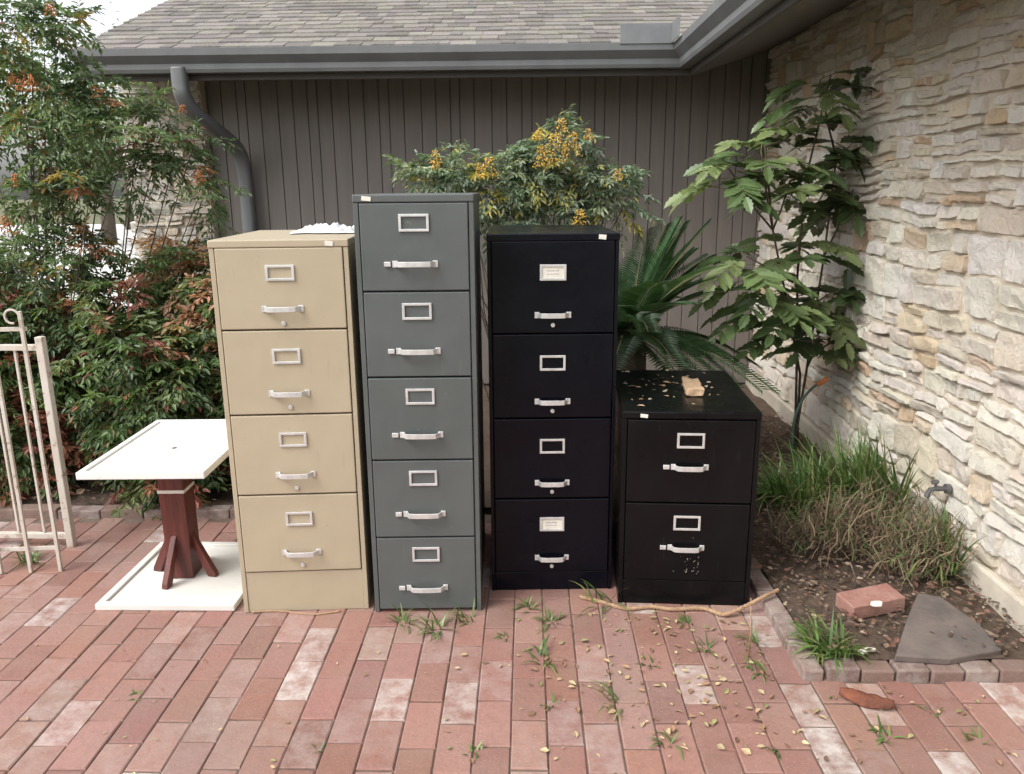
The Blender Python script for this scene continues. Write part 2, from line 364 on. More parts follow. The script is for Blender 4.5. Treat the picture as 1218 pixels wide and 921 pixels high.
def gutter(kind):
    m=MB(); n=len(prof); A=[];B=[]
    for (q,z) in prof:
        if kind=='b': A.append((-2.80,EY-.027-q,g0+z)); B.append((EX-.027-q,EY-.027-q,g0+z))
        else: A.append((EX-.027-q,-.9,g0+z)); B.append((EX-.027-q,EY-.027-q,g0+z))
    m.add(A+B,[(i,(i+1)%n,n+(i+1)%n,n+i) for i in range(n)]+[tuple(range(n))]); return m.build('gutter',Mt['gutter'],house,fix=True)
gutter('b'); gutter('r')
m=MB(); gy=EY-.158; m.box(EX-.48,EX-.165,gy,gy+.006,2.345,2.46); m.box(EX-.171,EX-.165,gy-.24,gy-.001,2.345,2.46); m.build('splash_guard',Mt['flash'],house,bev=.002)
def roof(kind,seed):
    random.seed(seed); m=MB(); sl_=.40; ex=.118; nC=28
    for i in range(nC):
        d0=-.05+i*ex; d1=d0+ex+.04
        if kind=='b': lo,hi=-2.83,EX+max(d0,-.04)
        else: lo,hi=-1.0,EY+max(d0,-.04)
        s=lo-random.uniform(0,.1)
        while s<hi:
            wd=random.uniform(.06,.17); a=max(s,lo);b=min(s+wd-.002,hi); s+=wd
            if b-a<.01: continue
            th=.003 if random.random()<.5 else .008
            zz=lambda d: 2.352+ZR+sl_*(d+.05)
            col=jit(random.choice([(.24,.22,.195),(.205,.19,.17),(.265,.245,.215),(.18,.165,.15)]),.10)
            def P(t,d,z): return (t,EY+d,z) if kind=='b' else (EX+d,t,z)
            z0=zz(d0)+.006; z1=zz(d1)
            vs=[P(a,d0,z0-.003),P(b,d0,z0-.003),P(b,d1,z1-.006),P(a,d1,z1-.006),P(a,d0,z0+th),P(b,d0,z0+th),P(b,d1,z1),P(a,d1,z1)]
            m.add(vs,[(0,3,2,1),(4,5,6,7),(0,1,5,4),(1,2,6,5),(2,3,7,6),(3,0,4,7)],col)
    return m.build('roof',Mt['shingle'],house,fix=True)
roof('b',41); roof('r',42)
m=MB(); D=3.2
m.add([(-2.8,EY,2.345),(EX,EY,2.345),(EX+D,EY+D,2.345+.4*D),(-2.8,EY+D,2.345+.4*D)],[(0,1,2,3)])
m.add([(-2.8,EY+D,2.345+.4*D),(EX+D,EY+D,2.345+.4*D),(6.4,11.5,2.3),(-2.8,11.5,2.3)],[(0,1,2,3)])
m.add([(EX,-.95,2.345),(EX+D,-.95,2.345+.4*D),(EX+D,EY+D,2.345+.4*D),(EX,EY,2.345)],[(0,1,2,3)])
m.add([(EX+D,-.95,2.345+.4*D),(6.9,-.95,2.3),(6.9,11.5,2.3),(EX+D,EY+D,2.345+.4*D)],[(0,1,2,3)])
m.build('roof_deck',Mt['trim'],house)
m=MB(); m.prism([(-2.84,EY-.02,2.19),(-2.84,EY-.02,2.365),(-2.84,EY+D,2.365+.4*D),(-2.84,EY+D,2.19+.4*D)],(.038,0,0)); m.build('rake_board',Mt['trim'],house,fix=True)
m=MB(); m.prism([(-2.79,5.95,2.40),(-2.79,11,2.40),(-2.79,EY+D,2.3+.4*D)],(.05,0,0)); m.build('gable_wall',Mt['siding'],house,fix=True)
def ribbon_tube(pts,wx,wy,par,name,mm):
    m=MB(); pts=[Vector(p) for p in pts]; rings=[];k=len(pts); cs=[]
    for (a,b) in ((-1,-1),(1,-1),(1,1),(-1,1)):
        pass
    N=12; shp=[]
    for j in range(N):
        t=2*math.pi*(j+.5)/N; c_,s_=math.cos(t),math.sin(t); shp.append((math.copysign(abs(c_)**.5,c_),math.copysign(abs(s_)**.5,s_)))
    for i,p in enumerate(pts):
        d=(pts[min(i+1,k-1)]-pts[max(i-1,0)]).normalized(); u=Vector((1,0,0)); u=(u-d*u.dot(d)).normalized(); q=d.cross(u)
        for a,b in shp: rings.append(p+u*a*wx+q*b*wy)
    m.add(rings,[(i*N+j,i*N+(j+1)%N,(i+1)*N+(j+1)%N,(i+1)*N+j) for i in range(k-1) for j in range(N)]+[tuple(range(N-1,-1,-1)),tuple((k-1)*N+j for j in range(N))])
    return m.build(name,mm,par,fix=True,smooth=True)
ctrl=[Vector(p) for p in ((-2.16,5.21,2.25),(-2.16,5.21,2.15),(-2.155,5.22,2.08),(-2.13,5.30,1.99),(-2.08,5.50,1.90),(-2.04,5.68,1.82),(-2.02,5.78,1.74),(-2.02,5.825,1.62),(-2.02,5.835,1.4),(-2.02,5.835,.8),(-2.02,5.835,.1))]
ribbon_tube(catmull(ctrl,6),.047,.042,house,'downspout',Mt['gutter'])
sp=Vector((WX-.03,2.98,.33))
m=MB(); m.tube([sp+Vector((.03,0,0)),sp+Vector((-.045,0,0))],.010,10); m.tube([sp+Vector((-.038,0,.003)),sp+Vector((-.07,0,-.004)),sp+Vector((-.082,0,-.035))],.010,10)
m.tube([sp+Vector((-.048,0,.0)),sp+Vector((-.052,0,.026))],.005,8); m.tube([sp+Vector((-.053,0,.026)),sp+Vector((-.055,0,.032))],.016,10); m.tube([sp+Vector((.008,0,0)),sp+Vector((-.010,0,0))],.02,12)
m.build('spigot',Mt['chromed'],house,bev=.001)
random.seed(5)
# ------------------------------------------------------------ cabinets
def ring(m,x0,x1,z0,z1,t,y0,y1):
    m.box(x0,x1,y0,y1,z1-t,z1); m.box(x0,x1,y0,y1,z0,z0+t); m.box(x0,x0+t,y0,y1,z0+t,z1-t); m.box(x1-t,x1,y0,y1,z0+t,z1-t)
def cabinet(name,label,loc,rz,Wd,Dp,H,zs,paintm,lf,hf,hw,latch=False,lock=False,cards=(),stile=.016,lw=.094,lh=.052,metal='chrome'):
    t=empty(name,loc,rz); tag(t,label,'filing cabinet',None)
    hx=Wd/2; m=MB(); cap=.026
    m.box(-hx,hx,.032,Dp,0,H-cap)
    m.box(-hx,-hx+stile,0,.031,0,H-cap-.0005); m.box(hx-stile,hx,0,.031,0,H-cap-.0005)
    zb=zs[-1]
    if zb>.03: m.box(-hx+stile+.0005,hx-stile-.0005,.003,.031,.0,zb-.002)
    m.build('body',paintm,t,bev=.0015)
    m=MB(); m.box(-hx-.002,hx+.002,-.003,Dp+.001,H-cap+.0005,H); m.build('top_panel',paintm,t,bev=.004)
    for i in range(len(zs)-1):
        z1,z0=zs[i],zs[i+1]; zt,zb_=z1-.003,z0+.003
        tw=random.uniform(-.001,.001)
        m=MB(); m.box(-hx+stile+.003,hx-stile-.003,-.004+tw,.028,zb_,zt); d=m.build('drawer',paintm,t,bev=.003)
        hh=zt-zb_; zl=zt-hh*lf; zh=zt-hh*hf
        m=MB(); ring(m,-lw/2,lw/2,zl-lh/2,zl+lh/2,.0085,-.010,-.0054); m.build('label_holder',Mt[metal],d,bev=.0012)
        if i in cards:
            m=MB(); m.box(-lw/2+.0086,lw/2-.0086,-.0065,-.0051,zl-lh/2+.0086,zl+lh/2-.0086); m.build('label_card',Mt['card'],d)
            q=MB()
            for r_ in range(2):
                xx=-.022
                while xx<.02:
                    l=random.uniform(.004,.008); q.box(xx,xx+l,-.0073,-.0066,zl+.005-.011*r_,zl+.0065-.011*r_+random.uniform(0,.002)); xx+=l+.003
            q.build('handwriting',Mt['ink'],d)
        m=MB(); hl=hw/2; out=.03; hz=.0088
        path=[(-hl,-.004),(-hl+.004,-.012),(-hl+.016,-out),(-hl*.4,-out-.003),(hl*.4,-out-.003),(hl-.016,-out),(hl-.004,-.012),(hl,-.004)]
        n=len(path); vs=[]
        for k,(px_,py_) in enumerate(path):
            th=.006
            vs+= [(px_,py_,zh-hz),(px_,py_,zh+hz),(px_*.96,py_+th,zh+hz),(px_*.96,py_+th,zh-hz)]
        fs=[(k*4+j,k*4+(j+1)%4,(k+1)*4+(j+1)%4,(k+1)*4+j) for k in range(n-1) for j in range(4)]+[(0,1,2,3),((n-1)*4+3,(n-1)*4+2,(n-1)*4+1,(n-1)*4)]
        m.add(vs,fs); m.box(-hl-.007,-hl+.010,-.0075,-.0052,zh-.011,zh+.011); m.box(hl-.010,hl+.007,-.0075,-.0052,zh-.011,zh+.011)
        m.build('handle',Mt[metal],d,fix=True,bev=.0022)
        if latch:
            m=MB(); m.box(-hl-.034,-hl-.012,-.012,-.0052,zh-.008,zh+.008); m.build('thumb_latch',Mt[metal],d,bev=.002)
        if lock:
            zk=zh-(.050 if hf<.78 else .036)
            m=MB(); m.tube([(0,-.0042,zk),(0,-.010,zk)],.0075,12); m.build('lock_button',Mt[metal],d,bev=.001)
    return t
def sticker(par,x,z,w_=.026,h_=.016,y=-.0052,rot=.1):
    m=MB(); m.box(-w_/2,w_/2,-.0005,.0005,-h_/2,h_/2); o=m.build('sticker',Mt['card'],par); o.location=(x,y,z); o.rotation_euler=(0,rot,0)
t=cabinet('filing_cabinet','tan four drawer filing cabinet with a taller plain base panel, leftmost in the row',(-.762,2.625,0),R(3.0),.452,.67,1.346,[1.322,1.048,.752,.458,.160],Mt['tan'],.30,.745,.125,lock=True); sticker(t,.165,1.332)
t=cabinet('filing_cabinet','tall grey five drawer filing cabinet between the tan and black ones',(-.313,2.61,0),R(.6),.388,.68,1.487,[1.462,1.175,.884,.588,.297,.012],Mt['grey'],.22,.69,.135,latch=True,lw=.098,lh=.056); sticker(t,-.15,1.474,.03,.014)
t=cabinet('filing_cabinet','tall glossy black four drawer filing cabinet right of the grey one',(.146,2.765,0),R(.4),.458,.66,1.351,[1.328,1.002,.690,.378,.078],Mt['black'],.335,.80,.115,lock=True,cards=(0,3),stile=.012,lw=.092,lh=.056); sticker(t,.17,1.338)
t2=cabinet('filing_cabinet','short black two drawer filing cabinet with leaf debris and wood on its top',(.626,2.645,0),R(-4.0),.478,.66,.742,[.716,.404,.098],Mt['black2'],.24,.56,.118,latch=True,lw=.096,lh=.056); sticker(t2,-.165,.728,.026,.013)
for i in range(26):
    m=MB(); x=random.gauss(.03,.03); z=.13+abs(random.gauss(0,.05)); s=random.uniform(.001,.0028); n=6; ph=random.random()*6
    m.add([(x+math.cos(ph+k*6.283/n)*s*random.uniform(.5,1),-.0056,z+math.sin(ph+k*6.283/n)*s*random.uniform(.5,1.8)) for k in range(n)],[tuple(range(n))]); m.build('paint_chip',Mt['chip'],t2)
# ------------------------------------------------------------ table
def rimboard(m,x0,x1,y0,y1,z0,th,rim,rw):
    m.box(x0+rw,x1-rw,y0+rw,y1-rw,z0,z0+th-.003)
    m.box(x0,x1,y0,y0+rw-.0005,z0-.002,z0+th+rim); m.box(x0,x1,y1-rw+.0005,y1,z0-.002,z0+th+rim)
    m.box(x0,x0+rw-.0005,y0+rw,y1-rw,z0-.002,z0+th+rim); m.box(x1-rw+.0005,x1,y0+rw,y1-rw,z0-.002,z0+th+rim)
tb=empty('pedestal_table',(-1.315,2.9,0),0); tag(tb,'small white topped pedestal table with dark red post on a white base board','table')
m=MB(); rimboard(m,-.215,.235,-.29,.37,.525,.02,.005,.022); o=m.build('tabletop',Mt['white'],tb,bev=.003)
m=MB(); rimboard(m,-.225,.295,-.27,.27,.0035,.014,.008,.028); o=m.build('base_board',Mt['white'],tb,bev=.003); o.rotation_euler.z=R(-1.5)
m=MB(); m.box(-.049,.049,-.049,.049,.0155,.524); m.build('post',Mt['redwood'],tb,bev=.004)
for a_ in (-12,78,168,258):
    m=MB(); m.prism([(.0495,-.012,.200),(.0495,-.012,.145),(.105,-.012,.0165),(.140,-.012,.0165),(.136,-.012,.035)],(0,.024,0)); o=m.build('brace',Mt['redwood'],tb,fix=True,bev=.002); o.rotation_euler.z=R(a_)
m=MB(); m.box(-.052,.052,-.052,.052,.375,.388); m.build('tape_band',Mt['tape'],tb,bev=.002)
m=MB(); m.add([(.01+math.cos(k*.785)*.013*random.uniform(.5,1.2),math.sin(k*.785)*.012*random.uniform(.6,1.1),.5432) for k in range(8)],[tuple(range(8))]); m.build('rust_stain',Mt['bark'],tb)
# ------------------------------------------------------------ gate panels
gt=empty('metal_gate',(-1.93,3.19,0),R(-3)); tag(gt,'rusty white metal gate frame at the left edge behind the thin pickets','gate')
for x in (0,-.935): m=MB(); m.box(x-.0155,x+.0155,-.0155,.0155,0,.93); m.build('gate_post',Mt['rustwhite'],gt,bev=.003)
for z in (.885,.05): m=MB(); m.box(-.919,-.016,-.012,.012,z-.012,z+.012); m.build('rail',Mt['rustwhite'],gt,bev=.002)
for k in range(1,8): 
    m=MB(); m.box(-.115*k-.005,-.115*k+.005,-.005,.005,.063,.872); m.build('picket',Mt['rustwhite'],gt,bev=.001)
gt=empty('fence_panel',(-1.85,2.955,0),R(4)); tag(gt,'thin rusty picket panel leaning in front of the white gate frame at the far left','fence')
for k,(h_) in enumerate((1.07,1.0,.98,1.05,.98)):
    m=MB(); m.box(-.117*k-.0065,-.117*k+.0065,-.0065,.0065,0,h_); m.build('picket',Mt['rustwhite'],gt,bev=.001)
for z in (.10,1.0): m=MB(); m.box(-.60,.012,.0072,.015,z-.008,z+.008); m.build('rail',Mt['rustwhite'],gt,bev=.001)
for k,(dx,zz) in enumerate(((-.145,1.0),(-.03,1.05))):
    m=MB(); m.tube([(dx+math.cos(a_)*.026,-.001,zz+math.sin(a_)*.026) for a_ in np.linspace(0,4.9,16)],.0045,6); m.build('scroll',Mt['rustwhite'],gt)
# ------------------------------------------------------------ foliage helpers
def nrm(a): return a/np.maximum(np.linalg.norm(a,axis=1,keepdims=True),1e-9)
T_leaf=(np.array([(0,0,0),(.35,.5,.06),(.7,.36,.03),(1,0,-.08),(.7,-.36,.03),(.35,-.5,.06)]),[(0,3,2,1),(0,5,4,3)])
T_long=(np.array([(0,0,0),(.5,.5,.03),(1,0,-.12),(.5,-.5,.03)]),[(0,2,1),(0,3,2)])
_o=[(.0,.06),(.10,.36),(.22,.30),(.30,.54),(.42,.40),(.52,.54),(.64,.36),(.74,.42),(.84,.20),(1.0,0)]
_v=[(x,y,.10*y-.10*x*x) for x,y in _o]; _n=len(_v); _v+=[(x,-y,.10*y-.10*x*x) for x,y in _o[:-1]]
_v+= [(x,0,-.10*x*x) for x,y in _o[:-1]]; _f=[]
for i in range(_n-1):
    L0=i;L1=i+1;R0_=_n+i;R1_=_n+i+1;C0=2*_n-1+i;C1=C0+1
    if i+1<_n-1: _f+=[(C0,C1,L1,L0),(C0,R0_,R1_,C1)]
    else: _f+=[(C0,L1,L0),(C0,R0_,L1)]
T_spiny=(np.array(_v),_f)
def leafmesh(name,T,P,D,Uh,S,Wd,col,m,parent=None):
    tv,tf=T; D=nrm(D); side=nrm(np.cross(D,Uh)); nn=np.cross(side,D); N=len(P); k=len(tv)
    V=P[:,None,:]+ (S[:,None]*tv[None,:,0])[:,:,None]*D[:,None,:]+(Wd[:,None]*tv[None,:,1])[:,:,None]*side[:,None,:]+(S[:,None]*tv[None,:,2])[:,:,None]*nn[:,None,:]
    V=V.reshape(-1,3); fs=[]
    for b in range(N):
        o_=b*k
        for f in tf: fs.append(tuple(i+o_ for i in f))
    me=bpy.data.meshes.new(name); me.from_pydata(V.tolist(),[],fs)
    c4=np.ones((N,4),dtype=np.float32); c4[:,:3]=np.clip(col,0,1); c=np.repeat(c4,k,axis=0)
    a=me.color_attributes.new('col','FLOAT_COLOR','POINT'); a.data.foreach_set('color',c.ravel())
    me.materials.append(m); o=bpy.data.objects.new(name,me); C.objects.link(o)
    if parent: o.parent=parent
    return o
UP=np.array([0,0,1.0])
def nandina(O,D,L,droop=.35,leaf=.042):
    n=len(O); D=nrm(D); side=nrm(np.cross(D,UP)+1e-4); P=[];DD=[];S=[];Id=[]
    specs=[(t,s) for t in (.3,.5,.7,.88) for s in (-1,1)]+[(1.0,0)]
    for (t,s) in specs:
        base=O+D*(L*t)[:,None]-UP*(droop*L*t*t)[:,None]
        pd=nrm(D*.55+side*s*.85+rng.normal(0,.22,(n,3))-UP*.15); pl_=L*.42*(1.25-t*.7)*rng.uniform(.8,1.2,n)
        s2v=nrm(np.cross(pd,UP)+1e-4)
        for (q,s2) in ((.3,-1),(.3,1),(.65,-1),(.65,1),(1,0)):
            lp=base+pd*(pl_*q)[:,None]-UP*(pl_*q*q*.3)[:,None]
            ld=pd*.75+s2v*s2*.75-UP*.4+rng.normal(0,.25,(n,3))
            P.append(lp);DD.append(ld);S.append(leaf*rng.uniform(.65,1.25,n)); Id.append(np.arange(n))
    return np.concatenate(P),np.concatenate(DD),np.concatenate(S),np.concatenate(Id)
def shrub(name,label,cat,base,blobs,dens,greens,tips,tipp,L=.2,leaf=.042,cane=2,berries=(),bcol=None,lw=.42):
    t=empty(name,tuple(base)); tag(t,label,cat); b0=np.array(base)
    Os=[];Ds=[];tz=[]
    m=MB()
    for (c,r) in blobs:
        c=np.array(c)-b0; n=int(dens*(r/.25)**2)
        d=nrm(rng.normal(0,1,(n,3))); rad=r*rng.uniform(.15,1,n)**.55
        o_=c+d*rad[:,None]*np.array([1,.9,.85]); Os.append(o_-d*L*.45); Ds.append(d*.8+UP*.25+rng.normal(0,.35,(n,3)))
        tz.append((rad/r)*.5+np.clip(d[:,2],-.3,1)*.5)
        for k in range(cane):
            e=c+rng.normal(0,r*.45,3); p0=np.array([random.uniform(-.10,.10),random.uniform(-.08,.08),0]); mid=(p0+e)/2+np.array([random.uniform(-.04,.04),random.uniform(-.04,.04),.08])
            m.tube([p0,p0*.6+mid*.4+np.array([0,0,.03]),mid,mid*.4+e*.6,e],.0055,5,r1=.0022)
    m.build('cane',Mt['stem'],t,smooth=True)
    O=np.concatenate(Os);D=np.concatenate(Ds);tz=np.concatenate(tz); n=len(O); Ls=L*rng.uniform(.7,1.3,n)
    P,DD,S,Id=nandina(O,D,Ls,leaf=leaf)
    g=np.array(greens)[rng.integers(0,len(greens),n)]*rng.uniform(.7,1.35,(n,1)); tp=np.array(tips)[rng.integers(0,len(tips),n)]*rng.uniform(.8,1.2,(n,1))
    isr=(rng.random(n)<tipp*np.clip(tz*1.5,0,1.6))[:,None]; cs=np.where(isr,tp,g); col=cs[Id]*rng.uniform(.75,1.3,(len(Id),1))
    mixr=(rng.random(len(Id))<.04)[:,None]; col=np.where(mixr,tp[Id],col)
    leafmesh('foliage',T_leaf,P,DD,UP+rng.normal(0,.45,(len(P),3)),S,S*lw,col,Mt['leaf'],t)
    m=MB()
    for i in range(0,n,3):
        a=O[i]; d=D[i]/np.linalg.norm(D[i]); m.tube([a,a+d*Ls[i]*.5-UP*Ls[i]*.08,a+d*Ls[i]-UP*Ls[i]*.35],.0018,3)
    m.build('leaf_stalk',Mt['greenstem'],t)
    for bp_ in berries:
        bp=np.array(bp_[:3])-b0; m=MB(); sz=bp_[3]
        m.tube([(bp[0],bp[1],bp[2]-sz*.6),(bp[0],bp[1],bp[2]+sz*.5)],.002,4,col=(.2,.15,.06,1))
        for k in range(int(75*sz/.1)):
            h=random.random(); rr=sz*.5*(1-h*.7)*math.sqrt(random.random())+.004; a_=random.random()*6.283
            p=Vector((bp[0]+rr*math.cos(a_),bp[1]+rr*math.sin(a_),bp[2]+h*sz-sz/2)); r_=random.uniform(.0035,.0055); c=jit(bcol,.25)
            vs=[p+Vector(v)*r_ for v in ((1,0,0),(.31,.95,0),(-.81,.59,0),(-.81,-.59,0),(.31,-.95,0),(0,0,1),(0,0,-1))]
            m.add(vs,[(j,(j+1)%5,5) for j in range(5)]+[((j+1)%5,j,6) for j in range(5)],c)
        m.build('berry_cluster',Mt['berry'],t,smooth=True)
    return t
gr1=[(.11,.17,.075),(.14,.20,.095),(.09,.14,.065),(.18,.24,.11)]
gr2=[(.09,.15,.05),(.12,.18,.06),(.07,.115,.045),(.16,.21,.08)]
red=[(.28,.13,.07),(.32,.17,.09)]
org=(.46,.15,.04)
def B(lst,Y): 
    out=[]
    for q in lst:
        px,py,r=q[:3]; y=Y+(q[3] if len(q)>3 else 0); out.append((tuple(at(px,py,y)),r))
    return out
bl=B([(12,60,.18),(70,35,.14),(55,105,.18),(115,95,.15,.1),(10,155,.18),(85,165,.18),(140,150,.14),(25,12,.16),(92,225,.16),(40,235,.18),(8,310,.2),(70,300,.19),(115,290,.10),(30,370,.2),(90,365,.18)],3.95)
shrub('nandina_shrub','tall wispy green nandina with orange berries at the top left corner','shrub',(-2.35,3.95,.03),bl,52,gr1,red+[(.34,.24,.08)],.12,L=.17,leaf=.038,cane=1,berries=[tuple(at(35,98,3.70))+(.07,),tuple(at(25,102,3.70))+(.05,),tuple(at(8,268,3.72))+(.09,),tuple(at(60,12,3.7))+(.05,),tuple(at(18,215,3.72))+(.05,)],bcol=org,lw=.36)
bl=B([(180,135,.13),(212,165,.14),(170,195,.12),(235,212,.12),(195,185,.13),(245,240,.08),(150,215,.08)],4.2)
shrub('nandina_shrub','arching green nandina branches reaching in front of the downspout and stone pier','shrub',(-2.25,4.2,.03),bl,46,gr1,red,.12,L=.16,leaf=.038,cane=1,berries=[tuple(at(238,212,4.0))+(.07,),tuple(at(218,130,4.05))+(.04,)],bcol=org,lw=.36)
specs=[(-2.55,3.85,.98,'green and dark red shrub at the left edge behind the white gate'),(-2.15,4.05,1.12,'green shrub with red leaf tips between the gate and the table'),(-1.78,3.80,.90,'dark green shrub rising behind the white table top'),(-1.50,4.0,1.20,'pink and salmon tipped shrub below the stone pier'),(-1.12,3.85,1.06,'green and pink shrub touching the left side of the tan cabinet'),(-2.9,4.5,1.2,'dense dark shrub behind the left gate, second row'),(-1.95,4.5,1.25,'salmon and green shrub in the second row, directly in front of the stone pier')]
for i,(x,y,h,lb) in enumerate(specs):
    bl=[]
    for k in range(9):
        z=h*(.18+.72*(k/8.0)); r=.22 if k<6 else .19
        bl.append(((x+random.uniform(-.18,.18),y+random.uniform(-.15,.12),z),r))
    tips=[(.28,.10,.07),(.34,.16,.10),(.22,.08,.06)] if i in (0,1,2,5) else [(.48,.28,.19),(.40,.21,.13),(.40,.30,.16)]
    shrub('red_tipped_shrub',lb,'shrub',(x,y,.03),bl,54,gr2,tips,[.55,.4,.15,.6,.45,.25,.6][i],L=.17,leaf=.042,cane=1,lw=.40)
bl=B([(500,208,.12),(545,208,.14),(590,214,.16),(640,208,.17),(690,210,.16),(728,235,.12),(665,168,.12),(610,255,.17),(680,262,.15),(515,240,.11),(738,200,.07),(620,185,.09)],4.2)
bg_=[(.18,.24,.165),(.22,.28,.195),(.15,.20,.14),(.26,.30,.20)]
bs=[tuple(at(px,py,3.95))+(s,) for px,py,s in ((660,178,.14),(645,188,.11),(680,172,.11),(690,262,.10),(582,200,.10),(572,203,.07),(518,187,.06),(735,208,.05),(518,196,.05),(668,152,.08),(700,160,.05),(640,160,.05))]
shrub('nandina_shrub','bushy green nandina with yellow orange berry clusters behind the grey and black cabinets','shrub',(.05,4.2,.03),bl,92,bg_,[(.46,.40,.11),(.38,.36,.13)],.08,L=.15,leaf=.036,berries=bs,bcol=(.68,.40,.06),lw=.34)
# sago palm
cy=at(748,400,4.0); sg=empty('sago_palm',(cy.x,cy.y,.03)); tag(sg,'dark green sago palm with feathery fronds behind the short black cabinet','palm')
m=MB(); m.tube([(0,0,0),(0,0,.3),(0,0,cy.z-.06)],.11,12,r1=.09); m.build('trunk',Mt['stem'],sg,smooth=True)
P=[];D=[];S=[];Cc=[];m=MB()
for k in range(54):
    az=k*2.399; el=random.uniform(.05,1.25); L=random.uniform(.62,.84); d=Vector((math.cos(az)*math.cos(el),math.sin(az)*math.cos(el),math.sin(el)))
    o_=Vector((0,0,cy.z-.03)); pts=[]
    for i in range(25):
        s=i/24; pts.append(o_+d*L*s+Vector((0,0,-1))*L*.45*s*s*math.cos(el))
    m.tube(pts[::4],.004,4,r1=.002)
    for i in range(3,25):
      for h in (0,.5):
        p=pts[i].lerp(pts[i-1],h); tg=(pts[i]-pts[i-1]).normalized(); sd_=tg.cross(Vector((0,0,1))).normalized(); up_=sd_.cross(tg); s=i/24
        for sg_ in (-1,1):
            P.append(p);D.append(tg*.55+sd_*sg_+up_*.28);S.append(.115*math.sin(min(1,s*1.15+.12)*math.pi*.86)+.02); c=random.uniform(.7,1.3); Cc.append((.06*c,.12*c,.05*c))
leafmesh('frond',T_long,np.array(P,dtype=float),np.array(D,dtype=float),np.tile(UP,(len(P),1)),np.array(S),np.full(len(P),.0115),np.array(Cc),Mt['gleaf'],sg)
m.build('rachis',Mt['greenstem'],sg)
# mahonia against stone wall
mh=Vector((1.60,4.25,.04)); mo=empty('mahonia_shrub',tuple(mh)); tag(mo,'tall shrub with large spiny divided leaves growing against the stone wall','shrub')
canes=[[(0,0,0),(-.03,0,.5),(-.08,-.04,1.0),(-.08,-.05,1.5),(.0,-.06,2.0)],[(.02,.03,0),(.0,.02,.45),(-.12,-.08,.8),(-.28,-.2,1.25),(-.36,-.24,1.65)],[(-.02,-.02,0),(.02,-.02,.5),(.06,-.02,1.1),(.08,-.02,1.6)]]
for cpts in canes: 
    m=MB(); m.tube(cpts,.008,7,r1=.0045); m.build('stem',Mt['stem'],mo,smooth=True)
tips_=[(975,95,4.15,.85),(905,180,3.98,.95),(1005,175,4.2,.9),(868,202,3.95,.7),(940,215,4.05,.8),(1015,225,4.2,.9),(888,305,3.95,.8),(950,290,4.1,.9),(915,350,3.95,.85),(985,350,4.1,.85),(955,150,4.1,.8),(940,375,3.98,.8),(975,400,4.1,.7)]
P=[];D=[];S=[];Uu=[];Cc=[];ms=MB();m=MB()
for ti,(px,py,Y,sc) in enumerate(tips_):
    e=at(px,py,Y)-mh
    best=None
    for cpts in canes:
        for q in cpts:
            q=Vector(q)
            if q.z<e.z and (best is None or (q-e).length<(best-e).length): best=q
    m.tube([best,best.lerp(e,.5)+Vector((0,0,-.02)),e],.006,6,r1=.004)
    for k in range(7):
        az=k*2.399+ti*1.3; el=random.uniform(-.05,.75); L=random.uniform(.26,.40)*sc
        d=Vector((math.cos(az)*math.cos(el),math.sin(az)*math.cos(el)*.8,math.sin(el))); pts=[]
        o_=e-Vector((0,0,.02*k))
        for i in range(8):
            s=i/7; pts.append(o_+d*L*s+Vector((0,0,-1))*L*.42*s*s)
            if (pts[-1]+mh).x>1.72: pts[-1].x=1.72-mh.x
        ms.tube(pts,.0028,4,r1=.0015)
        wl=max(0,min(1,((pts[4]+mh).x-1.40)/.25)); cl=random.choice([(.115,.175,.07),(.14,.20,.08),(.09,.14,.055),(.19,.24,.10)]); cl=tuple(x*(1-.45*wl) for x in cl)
        for i in range(2,8):
            tg=(pts[i]-pts[i-1]).normalized(); sd_=tg.cross(Vector((0,0,1))).normalized()
            for sg_ in ((-1,1) if i<7 else (0,)):
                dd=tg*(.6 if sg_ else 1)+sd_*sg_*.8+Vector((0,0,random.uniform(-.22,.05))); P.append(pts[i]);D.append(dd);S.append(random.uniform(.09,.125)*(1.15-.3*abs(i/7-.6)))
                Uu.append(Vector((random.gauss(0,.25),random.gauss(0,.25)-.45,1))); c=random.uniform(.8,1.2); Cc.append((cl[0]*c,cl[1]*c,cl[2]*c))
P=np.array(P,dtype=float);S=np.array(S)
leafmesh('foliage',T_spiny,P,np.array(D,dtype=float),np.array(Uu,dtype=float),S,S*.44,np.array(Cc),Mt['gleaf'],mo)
m.build('branch',Mt['stem'],mo,smooth=True); ms.build('leaf_stalk',Mt['greenstem'],mo)
